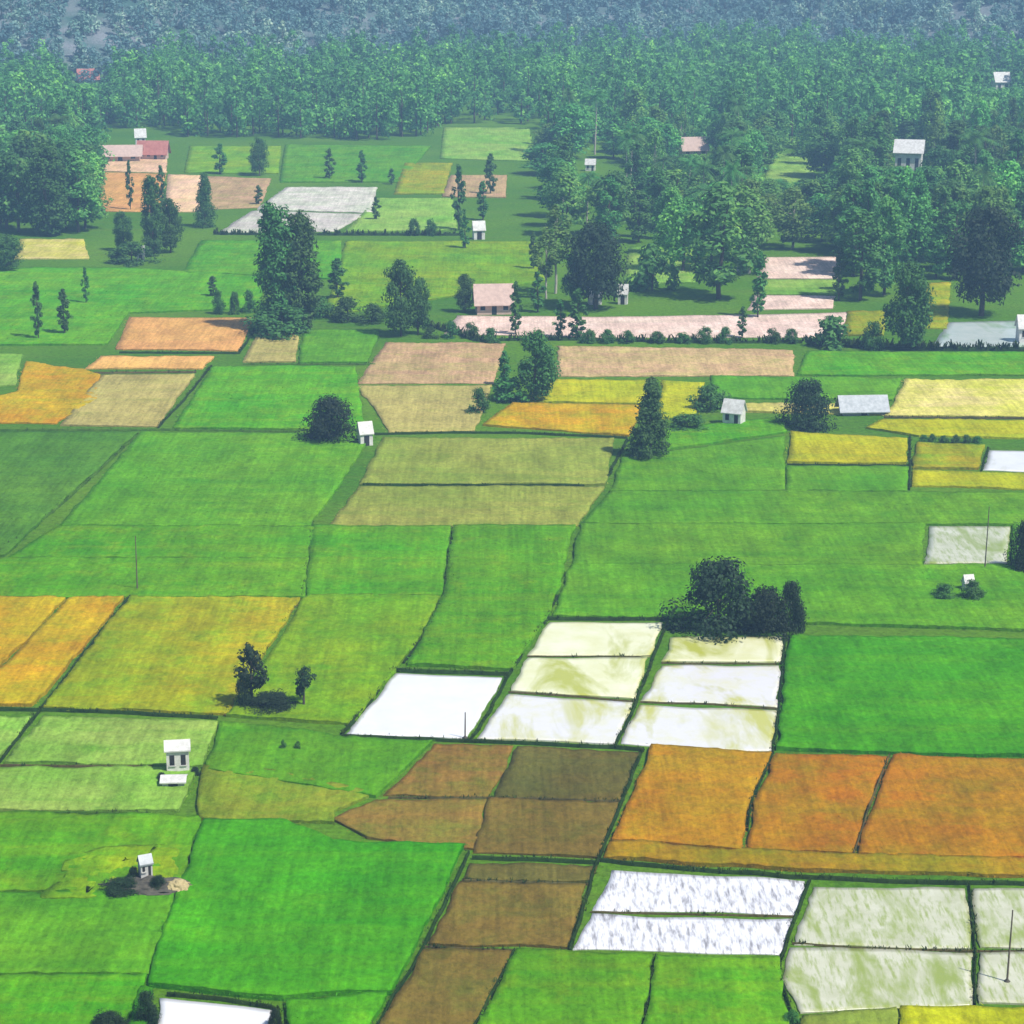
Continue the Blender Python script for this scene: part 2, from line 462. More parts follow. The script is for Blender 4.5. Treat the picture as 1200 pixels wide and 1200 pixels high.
field('flooded_paddy', 'grey_rows', .07, [(927, 1112), (1139, 1118)], [(915, 1150), (1140, 1155)], [(935, 1188), (1141, 1178)], rough=.02)
field('flooded_paddy', 'grey_rows', .07, [(1140, 1043), (E, 1047)], [(1146, 1113), (E, 1114)], rough=.02)
field('flooded_paddy', 'grey_rows', .07, [(1147, 1119), (E, 1119)], [(1146, 1177), (E, 1180)], rough=.02)
field('stubble_field', 'olive', .2, [(936, 1192), (1050, 1184)], [(940, 1330), (1052, 1330)])
field('rice_field', 'yellow', .26, [(1054, 1184), (E, 1186)], [(1056, 1330), (E, 1330)])
# ripe orange fields
field('rice_field', 'orange', .33, [(764, 877), (904, 885)], [(738, 940), (878, 945)], [(716, 988), (868, 998)])
field('rice_field', 'orange', .33, [(909, 886), (1039, 889)], [(884, 945), (1016, 950)], [(873, 999), (1000, 1004)])
field('rice_field', 'orange', .33, [(1044, 889), (E, 895)], [(1021, 950), (E, 950)], [(1005, 1004), (E, 1010)])
field('rice_field', 'orange_olive', .32, [(714, 989), (1000, 1004), (E, 1010)], [(705, 1007), (947, 1023), (1100, 1027), (E, 1031)])
field('rice_field', 'rice_deep', .36, [(924, 748), (E, 752)], [(911, 881), (E, 892)])
# flooded block in the middle
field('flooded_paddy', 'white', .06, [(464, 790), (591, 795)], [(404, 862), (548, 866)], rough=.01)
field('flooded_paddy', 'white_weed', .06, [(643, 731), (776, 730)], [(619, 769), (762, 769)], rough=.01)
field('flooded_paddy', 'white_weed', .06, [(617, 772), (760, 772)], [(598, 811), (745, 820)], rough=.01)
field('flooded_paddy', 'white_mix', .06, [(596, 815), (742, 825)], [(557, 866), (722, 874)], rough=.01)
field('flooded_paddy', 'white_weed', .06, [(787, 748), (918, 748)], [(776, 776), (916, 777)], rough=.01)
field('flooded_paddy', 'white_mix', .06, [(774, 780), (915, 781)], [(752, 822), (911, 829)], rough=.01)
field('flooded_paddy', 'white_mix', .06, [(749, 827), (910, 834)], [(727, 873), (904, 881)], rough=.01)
# left middle
field('rice_field', 'rice_pale', .23, [(Wt, 840), (38, 841)], [(Wt, 890), (2, 888)])
field('rice_field', 'rice_pale', .23, [(50, 842), (254, 849)], [(6, 894), (236, 900)])
field('rice_field', 'rice_pale', .25, [(Wt, 900), (230, 904)], [(Wt, 951), (210, 952)])
field('rice_field', 'rice_dull', .26, [(258, 849), (400, 864), (506, 873)], [(244, 892), (472, 905)], [(239, 904), (440, 936)])
field('stubble_field', 'olive_green', .24, [(240, 900), (350, 908), (436, 934)], [(232, 935), (392, 952)], [(234, 962), (330, 964), (392, 966)])
field('rice_field', 'golden', .30, [(Wt, 702), (78, 702)], [(Wt, 826), (-40, 826)])
field('rice_field', 'golden', .30, [(82, 702), (146, 702)], [(-36, 826), (40, 828)])
field('rice_field', 'yellowgreen', .30, [(153, 701), (353, 701)], [(50, 830), (266, 840)])
field('rice_field', 'rice_lime', .30, [(358, 700), (516, 700)], [(326, 755), (490, 755)], [(264, 840), (412, 850)])
field('rice_field', 'rice', .30, [(366, 618), (529, 618)], [(358, 701), (517, 701)])
field('rice_field', 'rice', .33, [(532, 618), (674, 618)], [(519, 700), (648, 718)], [(478, 781), (600, 786)])
field('rice_field', 'rice_dark', .30, [(Wt, 508), (162, 508)], [(Wt, 670), (6, 652)])
field('rice_field', 'rice_dull', .30, [(165, 508), (438, 511)], [(70, 619), (364, 619)])
field('rice_field', 'rice', .28, [(70, 618), (368, 618)], [(10, 656), (362, 657)])
field('rice_field', 'rice', .28, [(10, 656), (362, 657)], [(Wt, 702), (356, 702)])
field('rice_field', 'olive', .20, [(448, 514), (720, 516)], [(422, 569), (710, 569)])
field('rice_field', 'olive', .20, [(420, 571), (709, 571)], [(386, 618), (676, 618)])
field('rice_field', 'rice_dull', .28, [(728, 538), (918, 512)], [(716, 578), (920, 578)])
field('rice_field', 'rice_dull', .28, [(922, 547), (1064, 548)], [(920, 578), (1064, 578)])
field('rice_field', 'rice_dull', .28, [(716, 577), (920, 577), (E, 581)], [(682, 616), (E, 616)])
field('rice_field', 'rice_dull', .28, [(682, 615), (1084, 615)], [(668, 665), (1080, 665)])
field('rice_field', 'rice_dull', .28, [(1187, 615), (E, 615)], [(1184, 665), (E, 665)])
field('rice_field', 'rice_dull', .28, [(668, 664), (E, 664)], [(648, 724), (E, 744)])
# right middle
field('rice_field', 'yellow', .26, [(928, 508), (1062, 515)], [(924, 543), (1062, 545)])
field('rice_field', 'yellowgreen', .26, [(1074, 520), (1153, 524)], [(1070, 550), (1148, 551)])
field('rice_field', 'yellow', .26, [(1070, 553), (E, 558)], [(1068, 571), (E, 577)])
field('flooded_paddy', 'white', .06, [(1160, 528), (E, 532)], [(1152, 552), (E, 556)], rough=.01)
field('stubble_field', 'yellow_pale', .2, [(1062, 446), (E, 446)], [(1038, 488), (E, 490)])
field('rice_field', 'yellow', .26, [(1035, 493), (E, 495)], [(1015, 502), (1075, 512), (E, 518)])
field('rice_field', 'rice', .26, [(945, 413), (E, 415)], [(935, 441), (E, 441)])
field('rice_field', 'rice_dull', .23, [(832, 442), (1058, 444)], [(830, 468), (1045, 470)])
field('stubble_field', 'yellow_pale', .2, [(868, 474), (1040, 476)], [(868, 484), (1034, 487)])
field('flooded_paddy', 'grey_rows', .07, [(1088, 618), (1184, 618)], [(1084, 661), (1180, 662)], rough=.02)
field('rice_field', 'rice', .24, [(760, 506), (920, 490)], [(728, 536), (922, 508)])
# centre: dry fields
field('stubble_field', 'tan_pink', .15, [(452, 402), (592, 403)], [(418, 450), (578, 450)])
field('stubble_field', 'tan', .15, [(416, 453), (576, 452)], [(440, 480), (566, 482)], [(455, 508), (556, 505)])
field('stubble_field', 'tan_pink', .15, [(655, 406), (930, 411)], [(650, 442), (930, 441)])
field('rice_field', 'yellow', .26, [(652, 446), (768, 447)], [(606, 472), (752, 474)])
field('rice_field', 'golden', .26, [(600, 474), (752, 476)], [(565, 499), (738, 512)])
field('rice_field', 'yellow', .26, [(776, 448), (826, 450)], [(770, 492), (815, 492)])
field('rice_field', 'rice', .30, [(250, 431), (416, 431)], [(202, 503), (428, 505)])
field('stubble_field', 'orange_soft', .15, [(152, 373), (298, 373)], [(136, 410), (280, 412)])
field('stubble_field', 'orange_soft', .15, [(118, 419), (252, 419)], [(100, 433), (236, 433)])
field('rice_field', 'golden', .20, [(30, 424), (98, 434), (118, 440)], [(20, 460), (112, 470)], [(Wt, 497), (66, 497)])
field('stubble_field', 'tan', .2, [(120, 440), (228, 440)], [(70, 500), (184, 501)])
field('rice_field', 'rice_pale', .20, [(Wt, 414), (26, 416)], [(Wt, 462), (18, 452)])
field('stubble_field', 'tan', .2, [(302, 391), (350, 393)], [(285, 425), (346, 425)])
field('rice_field', 'rice_dull', .20, [(355, 388), (446, 388)], [(350, 426), (430, 426)])
# beyond the first tree row
field('rice_field', 'rice', .23, [(Wt, 315), (150, 315), (310, 325)], [(Wt, 405), (126, 405), (150, 368), (304, 362)])
field('rice_field', 'rice', .23, [(235, 283), (400, 283)], [(215, 320), (400, 328)])
field('rice_field', 'rice_lime', .23, [(405, 284), (630, 284)], [(380, 372), (640, 330)])
field('stubble_field', 'yellow_pale', .15, [(24, 281), (98, 281)], [(16, 304), (104, 304)])
field('stubble_field', 'orange_soft', .15, [(118, 202), (194, 204)], [(115, 248), (190, 249)])
field('stubble_field', 'peach', .15, [(122, 186), (196, 187)], [(118, 201), (195, 203)])
field('stubble_field', 'peach', .15, [(197, 205), (238, 206)], [(193, 249), (235, 249)])
field('stubble_field', 'tan_pink', .15, [(240, 207), (318, 210)], [(237, 246), (304, 244)])
field('rice_field', 'rice_lime', .23, [(222, 172), (330, 172)], [(216, 203), (326, 204)])
field('rice_field', 'rice', .23, [(334, 170), (505, 172)], [(328, 214), (470, 214)])
field('rice_field', 'yellowgreen', .23, [(474, 192), (530, 192)], [(462, 228), (520, 228)])
field('stubble_field', 'tan_pink', .15, [(528, 206), (594, 206)], [(518, 231), (592, 232)])
field('stubble_field', 'greywhite', .12, [(336, 220), (442, 220)], [(300, 246), (436, 250)])
field('stubble_field', 'greywhite', .12, [(296, 247), (430, 251)], [(256, 273), (392, 272)])
field('rice_field', 'rice_pale', .20, [(442, 233), (530, 233)], [(404, 272), (536, 270)])
field('rice_field', 'rice_pale', .20, [(520, 150), (620, 150)], [(516, 186), (630, 190)])
field('rice_field', 'rice_pale', .20, [(905, 180), (948, 180)], [(890, 232), (960, 232)])
# bare yards by the houses, right of the centre
field('dirt_road', 'pink', .05, [(536, 370), (700, 372), (945, 368), (1000, 366)], [(520, 392), (700, 396), (945, 396), (990, 392)], rough=.02)
field('stubble_field', 'pink', .12, [(894, 302), (986, 302)], [(888, 327), (984, 327)], rough=.03)
field('rice_field', 'rice_pale', .13, [(894, 328), (980, 328)], [(885, 346), (978, 346)])
field('stubble_field', 'pink', .12, [(884, 347), (978, 348)], [(876, 364), (975, 362)], rough=.03)
field('rice_field', 'yellowgreen', .23, [(992, 366), (1038, 366)], [(990, 394), (1036, 394)])
field('rice_field', 'yellowgreen', .23, [(1086, 332), (1114, 332)], [(1084, 386), (1110, 386)])
field('pond', 'pale_water', .05, [(1112, 378), (1200, 376), (E, 380)], [(1092, 406), (1194, 408), (E, 408)], rough=.01)
field('rice_field', 'rice_pale', .2, [(738, 290), (812, 290)], [(730, 332), (815, 332)])

# ------------------------------------------------------------------ banks between the fields
tuft_pts = []
def bank(m, width, *pts, h=.42, tufts=3.0, tsize=.17):
    width *= .62
    h *= .75
    P = np.array([at(*p)[:2] for p in pts])
    seg = np.linalg.norm(np.diff(P, axis=0), axis=1); c = np.concatenate([[0], np.cumsum(seg)])
    nn = max(4, int(c[-1] / .9))
    t = np.linspace(0, c[-1], nn)
    q = np.stack([np.interp(t, c, P[:, 0]), np.interp(t, c, P[:, 1])], -1)
    tg = np.gradient(q, axis=0); tg /= np.linalg.norm(tg, axis=1)[:, None] + 1e-9
    nr = np.stack([-tg[:, 1], tg[:, 0]], -1)
    q = q + nr * ((vnoise(t, t * 0 + len(tuft_pts), 2.5, 3) - .5) * width * .9)[:, None]
    ww = width * (.75 + .6 * vnoise(t, t * 0, 1.6, 5))
    prof = [(-.62, -.2), (-.36, .75), (0, 1), (.36, .75), (.62, -.2)]
    V = []
    for a, hz in prof:
        hh = np.where(hz > 0, hz * h * (.8 + .5 * vnoise(t, t * 0 + a * 9, 1.3, 8)), -.2)
        V.append(np.concatenate([q + nr * (a * ww)[:, None], hh[:, None]], 1))
    V = np.stack(V, 1).reshape(-1, 3)
    i = (np.arange(nn - 1)[:, None] * 5 + np.arange(4)[None, :]).ravel()
    me = np_mesh('field_bank', V, np.stack([i, i + 1, i + 6, i + 5], -1), M[m])
    struct(obj('field_bank', me))
    k = int(c[-1] * tufts)
    if k:
        r = rng.random(k) * c[-1]
        a = (rng.random(k) - .5) * width * 1.1
        bx = np.interp(r, t, q[:, 0]); by = np.interp(r, t, q[:, 1])
        nx_ = np.interp(r, t, nr[:, 0]); ny_ = np.interp(r, t, nr[:, 1])
        tuft_pts.append(np.stack([bx + nx_ * a, by + ny_ * a, np.full(k, h * .8), tsize * (.6 + .9 * rng.random(k) ** 2)], -1))

D_ = 'bank'; G_ = 'bank_soft'; B_ = 'bank_brown'
# dark lines of the near half
bank(D_, .55, (-150, 832), (40, 833), (150, 837), (255, 843))
bank(D_, .35, (-40, 940), (0, 892), (45, 836), (100, 765), (152, 700), tufts=2)
bank(D_, .60, (460, 787), (530, 789), (594, 791), h=.5)
bank(D_, .50, (400, 862), (432, 824), (462, 786))
bank(D_, .28, (473, 778), (500, 742), (520, 702), (531, 622), tufts=2)
bank(D_, .40, (552, 868), (575, 832), (595, 795), (615, 762), (640, 727), (652, 700))
bank(D_, .45, (640, 727), (710, 727), (780, 727), h=.5)
bank(D_, .38, (720, 878), (742, 832), (762, 782), (782, 728))
bank(D_, .32, (906, 884), (914, 820), (920, 746))
bank(D_, .50, (400, 864), (480, 867), (555, 870), (650, 874), (755, 880))
bank(B_, .30, (596, 812), (660, 816), (745, 823), h=.25, tufts=1)
bank(B_, .22, (618, 770), (762, 770), h=.22, tufts=1)
bank(B_, .30, (775, 778), (916, 779), h=.25, tufts=1)
bank(B_, .30, (750, 824), (830, 826), (911, 832), h=.25, tufts=1)
bank(D_, .50, (700, 1010), (800, 1020), (947, 1030), (1060, 1035), (1330, 1040))
bank(D_, .35, (948, 1032), (932, 1074), (915, 1124), (914, 1152), (930, 1192), (935, 1210))
bank(D_, .30, (1135, 1038), (1139, 1080), (1143, 1120), (1142, 1180))
bank(B_, .26, (928, 1107), (1000, 1112), (1142, 1116), (1330, 1116), h=.25, tufts=2)
bank(B_, .20, (692, 1070), (933, 1075), h=.22, tufts=1)
bank(D_, .16, (906, 886), (880, 942), (876, 975), h=.6, tufts=2)
bank(B_, .16, (1042, 888), (1018, 950), (1000, 1004), h=.6, tufts=1)
bank(D_, .30, (769, 1122), (752, 1215), (735, 1330), tufts=2)
bank(D_, .32, (604, 1115), (550, 1215), (495, 1330), tufts=2)
bank(D_, .34, (550, 1000), (500, 1105), (435, 1215), (372, 1330), tufts=2)
bank(D_, .45, (553, 1007), (630, 1009), (702, 1012), tufts=3)
bank(B_, .28, (541, 1033), (690, 1037), h=.25)
bank(B_, .30, (497, 1111), (600, 1115), (668, 1117), h=.25)
bank(B_, .28, (455, 936), (575, 936), (730, 940), h=.25)
bank(D_, .40, (752, 880), (728, 940), (700, 1010), (668, 1116), tufts=4)
bank(D_, .36, (196, 1167), (260, 1173), (325, 1184), (345, 1260), tufts=4)
bank(G_, .30, (-150, 954), (175, 955), tufts=1)
bank(B_, .25, (-150, 897), (180, 900), h=.3, tufts=1)
bank(G_, .30, (0, 648), (75, 590), (162, 510), tufts=1)
bank(B_, .25, (352, 702), (305, 770), (263, 840), h=.3, tufts=2)
bank(G_, .25, (366, 612), (354, 702), tufts=1)
bank(D_, .30, (425, 569), (560, 570), (685, 570), tufts=1)
bank(D_, .55, (435, 510), (520, 508), (600, 508), (735, 514), tufts=3)
bank(G_, .45, (-150, 505), (60, 505), (200, 505), (350, 507), tufts=1)
bank(D_, .40, (185, 502), (215, 470), (248, 430), tufts=3)
bank(B_, .50, (110, 438), (230, 437), tufts=2)
bank(D_, .60, (140, 414), (280, 415), (300, 385), tufts=3)
bank(G_, .40, (285, 428), (440, 428), tufts=2)
bank(D_, .40, (1066, 575), (1066, 512), tufts=3)
bank(D_, .40, (922, 546), (1066, 547), tufts=2)
bank(D_, .30, (1150, 553), (1158, 526), tufts=3)
bank(B_, .40, (1036, 490), (1330, 492), tufts=2)
bank(D_, .50, (712, 560), (735, 515), tufts=3)
bank(D_, .9, (250, 275), (400, 276), (540, 276), h=.7, tufts=4, tsize=.6)
bank(D_, 1.0, (495, 380), (560, 400), (620, 399), (700, 399), (800, 402), (940, 402), h=.6, tufts=3, tsize=.7)
bank(D_, .8, (945, 405), (1080, 411), (1330, 412), h=.9, tufts=5, tsize=.8)

# ------------------------------------------------------------------ leaves, trunks, tree kinds
def leaf_quads(c, nrm, s, asp=.55):
    nrm = nrm / (np.linalg.norm(nrm, axis=1)[:, None] + 1e-9)
    r = rng.normal(size=c.shape)
    t = np.cross(nrm, r); t /= np.linalg.norm(t, axis=1)[:, None] + 1e-9
    b = np.cross(nrm, t)
    s = s[:, None]
    V = np.stack([c - t * s, c + b * s * asp, c + t * s, c - b * s * asp], 1).reshape(-1, 3)
    return V

PROFILE = {
 'round': lambda t: np.sqrt(np.clip(1 - (2 * t - .9) ** 2 / 1.25, 0.02, 1)),
 'oval': lambda t: np.clip(np.sin(np.pi * np.clip(t * .9 + .1, 0, 1)), .05, 1) ** .75,
 'cone': lambda t: np.clip(1.02 - t, .04, 1) ** .75,
 'dome': lambda t: np.sqrt(np.clip(1.02 - t ** 2, .04, 1)),
 'column': lambda t: np.clip(np.sin(np.pi * np.clip(t * .85 + .12, 0, 1)), .1, 1) ** .4,
}

def crown_np(kind, H, W, z0, nclump, nleaf, leaf):
    t = (np.arange(nclump) + rng.random(nclump)) / nclump
    pr = PROFILE[kind](t)
    a = rng.random(nclump) * 2 * np.pi
    rr = (W / 2) * pr * np.sqrt(.15 + .85 * rng.random(nclump)) * (.72 + .3 * np.sin(a * 2 + rng.random() * 6) ** 2)
    cz = z0 + (H - z0) * t
    C = np.stack([rr * np.cos(a), rr * np.sin(a), cz], -1)
    cr = W * (.16 + .12 * rng.random(nclump)) * (.55 + .45 * pr)
    idx = rng.integers(0, nclump, nleaf)
    d = rng.normal(size=(nleaf, 3)); d /= np.linalg.norm(d, axis=1)[:, None]
    d[:, 2] *= .85
    p = C[idx] + d * (cr[idx] * (.45 + .6 * rng.random(nleaf)))[:, None]
    p[:, 2] = np.maximum(p[:, 2], .05)
    nrm = d + rng.normal(size=(nleaf, 3)) * .36 + np.array([0, 0, .6])
    return p, nrm, leaf * (.6 + .7 * rng.random(nleaf)), C

def tube_np(pts, rad, sides=7):
    pts = np.asarray(pts, float); k = len(pts)
    V = []; F = []
    for i in range(k):
        tg = pts[min(i + 1, k - 1)] - pts[max(i - 1, 0)]
        tg = tg / (np.linalg.norm(tg) + 1e-9)
        a = np.cross(tg, [0, 1, .1]) if abs(tg[1]) < .9 else np.cross(tg, [1, 0, 0])
        a /= np.linalg.norm(a); b = np.cross(tg, a)
        th = np.arange(sides) * 2 * np.pi / sides
        V.append(pts[i] + rad[i] * (np.cos(th)[:, None] * a + np.sin(th)[:, None] * b))
    for i in range(k - 1):
        for j in range(sides):
            j2 = (j + 1) % sides
            F.append((i * sides + j, i * sides + j2, (i + 1) * sides + j2, (i + 1) * sides + j))
    return np.concatenate(V), np.array(F)

def join_np(parts):
    V = []; F = []; o = 0
    for v, f in parts:
        V.append(v); F.append(f + o); o += len(v)
    return np.concatenate(V), np.concatenate(F)

def trunk_np(H, z_top, rad, C, nlimb, lean=.03):
    k = 7
    z = np.linspace(-.3, z_top, k)
    sx, sy = rng.normal(size=2) * lean * H
    pts = np.stack([sx * (z / z_top) ** 2 + .12 * np.sin(z * .6), sy * (z / z_top) ** 2, z], -1)
    rad_ = rad * np.linspace(1.15, .35, k)
    parts = [tube_np(pts, rad_)]
    for i in rng.choice(len(C), size=min(nlimb, len(C)), replace=False):
        s = pts[rng.integers(2, k - 1)]
        e = C[i]
        mid = s * .5 + e * .5 + np.array([0, 0, -.04 * H])
        parts.append(tube_np([s, mid, e], [rad * .45, rad * .28, rad * .1], 5))
    return join_np(parts)

class Kind:
    """a family of ready tree meshes (crown, trunk) at a nominal height and width"""
    def __init__(self, H, W, variants):
        self.H, self.W, self.variants = H, W, variants

def make_kind(prof, H, W, z0f, ncl, nlf, leaf, lm, bark, trunk_r, nv, limbs=6, ztop=.85):
    vs = []
    for _ in range(nv):
        p, nr, s, C = crown_np(prof, H, W, z0f * H, ncl, nlf, leaf)
        q = np.quantile(np.hypot(p[:, 0], p[:, 1]), .95)
        p[:, :2] *= W / 2 / q; C[:, :2] *= W / 2 / q
        p[:, 2] = z0f * H * .6 + (p[:, 2] - p[:, 2].min()) * (H - z0f * H * .6) / np.ptp(p[:, 2])
        V = leaf_quads(p, nr, s)
        cm = np_mesh('crown', V, quads_idx(nlf), M[lm])
        tv, tf = trunk_np(H, ztop * H, trunk_r, C, limbs)
        tm = np_mesh('trunk', tv, tf, M[bark])
        vs.append((cm, tm))
    return Kind(H, W, vs)

def make_palm_kind(H, nv, lm='leaf_mid'):
    vs = []
    for _ in range(nv):
        lean = rng.normal() * .06
        z = np.linspace(-.3, H * .86, 9)
        pts = np.stack([lean * z * (z / H), .03 * z * np.sin(z * .2), z], -1)
        tm = np_mesh('trunk', *tube_np(pts, .22 * np.linspace(1.2, .6, 9)), M['bark_pale'])
        top = pts[-1]
        cs, ns, ss = [], [], []
        Vq = []
        for k in range(18):
            az = k * 2.399 + rng.random() * .4
            el = rng.uniform(-.35, 1.1)
            Lf = H * rng.uniform(.24, .32)
            d = np.array([math.cos(az) * math.cos(el), math.sin(az) * math.cos(el), math.sin(el)])
            side = np.array([-math.sin(az), math.cos(az), 0])
            m = 14
            u = np.linspace(.04, 1, m)
            ax = top + d * (u * Lf)[:, None] + np.array([0, 0, -1]) * (u ** 2 * Lf * .5)[:, None]
            for i in range(m - 1):
                wl = Lf * .22 * math.sin(math.pi * min(1, .12 + .88 * u[i])) + .1
                for sgn in (-1, 1):
                    tip = ax[i] + sgn * side * wl + (ax[i + 1] - ax[i]) * 1.2 + np.array([0, 0, -wl * .55])
                    h_ = (ax[i + 1] - ax[i]) * .42
                    Vq.append([ax[i], ax[i] + h_ * 2, tip + h_ * .2, tip])
        Vq = np.array(Vq).reshape(-1, 3)
        cm = np_mesh('fronds', Vq, quads_idx(len(Vq) // 4), M[lm])
        vs.append((cm, tm))
    return Kind(H, H * .55, vs)

K = {
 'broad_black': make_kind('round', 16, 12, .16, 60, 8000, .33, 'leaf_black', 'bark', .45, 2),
 'broad_dark': make_kind('round', 14, 9, .10, 56, 6000, .32, 'leaf_dark', 'bark', .3, 3),
 'tall_dark': make_kind('column', 20, 7.5, .03, 95, 9000, .34, 'leaf_dark', 'bark', .35, 3),
 'cone': make_kind('cone', 13, 7, .02, 80, 7500, .27, 'leaf_dark', 'bark', .3, 2),
 'shrub_black': make_kind('dome', 6, 8, .02, 46, 6500, .19, 'leaf_black', 'bark', .15, 3, 8),
 'shrub_dark': make_kind('dome', 4, 5, .02, 26, 2400, .19, 'leaf_dark', 'bark', .1, 3, 6),
 'shrub_mid': make_kind('dome', 3, 4, .02, 18, 900, .26, 'leaf_mid', 'bark', .08, 3, 5),
 'slim': make_kind('oval', 9, 2.6, .14, 30, 1000, .30, 'leaf_dark', 'bark', .13, 3, 4),
 'pale_trunk': make_kind('oval', 18, 6, .52, 22, 1200, .42, 'leaf_light', 'bark_pale', .24, 3, 9),
 'wood_round': make_kind('round', 17, 11, .18, 38, 3000, .47, 'leaf_wood', 'bark', .32, 5, 5),
 'wood_oval': make_kind('oval', 20, 9, .14, 38, 3000, .46, 'leaf_wood', 'bark', .3, 5, 5),
 'wood_light': make_kind('oval', 18, 10, .18, 36, 2800, .45, 'leaf_light', 'bark_pale', .28, 3, 6),
 'wood_column': make_kind('column', 22, 7, .12, 40, 2800, .44, 'leaf_mid', 'bark', .3, 4, 5),
 'ragged': make_kind('round', 7, 4, .45, 16, 900, .26, 'leaf_black', 'bark', .22, 3, 5),
 'palm': make_palm_kind(17, 4, 'leaf_mid'),
}

def tree(kind, pos, h, wd, label, name='tree', cat='tree', group=None, var=None):
    k = K[kind]
    i = rng.integers(0, len(k.variants)) if var is None else var % len(k.variants)
    cm, tm = k.variants[i]
    t = thing(name, label, cat, tuple(pos), rng.random() * 6.28, group)
    t.scale = (wd / k.W, wd / k.W, h / k.H)
    obj('trunk', tm, t)
    obj('fronds' if 'palm' in kind else 'crown', cm, t)
    return t

placed = []
def T(kind, px, py, hp, wp, label, name='tree', cat='tree', group=None, var=None):
    """a tree whose foot stands at (px, py) of the picture; height and width given in picture pixels"""
    p = at(px, py); s = mpp(py)
    placed.append(p[:2])
    return tree(kind, p, hp * s / math.cos(PITCH), wp * s * (1.0 if 'shrub' in kind else .88), label, name, cat, group, var)

# ---- trees one can tell apart, near to far
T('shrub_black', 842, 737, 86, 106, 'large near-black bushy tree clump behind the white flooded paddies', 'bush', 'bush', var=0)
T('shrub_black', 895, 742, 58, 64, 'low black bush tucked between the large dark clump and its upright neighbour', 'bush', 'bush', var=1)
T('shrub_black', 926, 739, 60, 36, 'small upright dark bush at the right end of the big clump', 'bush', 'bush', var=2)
T('ragged', 296, 829, 76, 44, 'taller of two dark ragged trees in the yellow green field at left', var=0)
T('shrub_black', 288, 829, 44, 26, 'dark upright bush at the foot of the taller ragged tree at left', 'bush', 'bush')
T('shrub_black', 318, 829, 17, 66, 'flat dark scrub spreading under the two ragged trees', 'bush', 'bush')
T('ragged', 356, 828, 48, 32, 'shorter dark ragged tree with one bare stem, right of the taller one', var=1)
T('shrub_dark', 332, 880, 14, 8, 'left one of two tiny dark shrubs in the olive field below the ragged trees', 'shrub', 'shrub')
T('shrub_dark', 349, 880, 13, 8, 'right one of two tiny dark shrubs in the olive field below the ragged trees', 'shrub', 'shrub')
T('cone', 762, 536, 92, 54, 'dark cone shaped tree at the corner of the golden field', 'tree', 'tree', var=0)
T('shrub_black', 385, 518, 56, 66, 'round black bush beside the small white hut', 'bush', 'bush')
T('broad_dark', 627, 470, 84, 60, 'dark leafy tree in the middle between the tan and golden fields', 'tree', 'tree', var=0)
T('shrub_mid', 598, 470, 26, 44, 'green undergrowth at the foot of the tree between tan and golden fields', 'bush', 'bush')
T('slim', 591, 452, 40, 18, 'small thin tree on the pinkish stubble, left of the leafy middle tree', 'tree', 'tree')
T('shrub_dark', 561, 484, 30, 26, 'small dark shrub on the tan field near the golden field corner', 'shrub', 'shrub')
T('shrub_black', 948, 500, 58, 62, 'dark spiky bush standing between the pale strip and the yellow field', 'bush', 'bush')
T('shrub_dark', 832, 480, 30, 44, 'low dark shrub just left of the grey white hut', 'shrub', 'shrub')
T('shrub_dark', 806, 503, 18, 48, 'low scrub along the edge right of the cone shaped tree', 'shrub', 'shrub')
T('shrub_black', 1202, 668, 62, 40, 'dark bush cut by the right edge beside the grey paddy', 'bush', 'bush')
T('shrub_dark', 1108, 702, 18, 32, 'low dark shrub left of the tiny white hut in the big green field', 'shrub', 'shrub')
T('shrub_dark', 1140, 703, 24, 30, 'dark shrub right against the tiny white hut in the big green field', 'shrub', 'shrub')
for q, (x, hh) in enumerate(((1082, 10), (1092, 11), (1106, 9), (1120, 10), (1132, 10), (1145, 9))):
    T('shrub_dark', x, 519, hh, 12, 'small dark shrub in the row along the top of the square olive patch', 'shrub', 'shrub', 'shrubs in a row above the square olive patch')
T('shrub_black', 172, 1200, 42, 30, 'black bush at the left corner of the white pond at the bottom', 'bush', 'bush')
T('shrub_black', 128, 1206, 20, 52, 'flat dark scrub at the bottom edge left of the white pond', 'bush', 'bush')
T('shrub_black', 322, 1204, 24, 16, 'small dark bush at the right corner of the bottom white pond', 'bush', 'bush')
T('shrub_dark', 928, 1200, 18, 22, 'small dark bush at the bottom end of the bank beside the grey paddy', 'bush', 'bush')
T('tall_dark', 325, 388, 146, 56, 'tall dense green tree, left one of the pair above the orange stubble', var=0)
T('tall_dark', 352, 386, 134, 54, 'tall dense tree, right one of the pair above the orange stubble', var=1)
T('shrub_dark', 330, 392, 36, 80, 'dark undergrowth at the foot of the tall pair of trees', 'bush', 'bush')
T('broad_dark', 470, 394, 88, 46, 'dark bushy tree at the left corner of the pinkish stubble field', var=1)
T('broad_dark', 490, 392, 66, 34, 'smaller dark tree leaning on the bushy one at the pinkish stubble corner', var=2)
T('slim', 396, 350, 46, 24, 'thin dark tree in the hedge between the tall pair and the bushy tree')
for q, (x, y, hh, ww) in enumerate(((375, 372, 24, 36), (408, 376, 28, 42), (435, 378, 22, 40))):
    T('shrub_dark', x, y, hh, ww, ['dark hedge shrub next to the tall pair of trees', 'middle dark hedge shrub between tall pair and bushy tree', 'hedge shrub touching the dark bushy tree'][q], 'shrub', 'shrub')
T('broad_dark', 545, 366, 44, 26, 'small dark tree against the left side of the pink house')
T('slim', 604, 392, 60, 16, 'thin upright dark tree just right of the pink house')
T('slim', 630, 366, 46, 20, 'narrow tree second to the right of the pink house')
T('slim', 676, 398, 58, 24, 'dark narrow tree at the roadside in front of the great black tree')
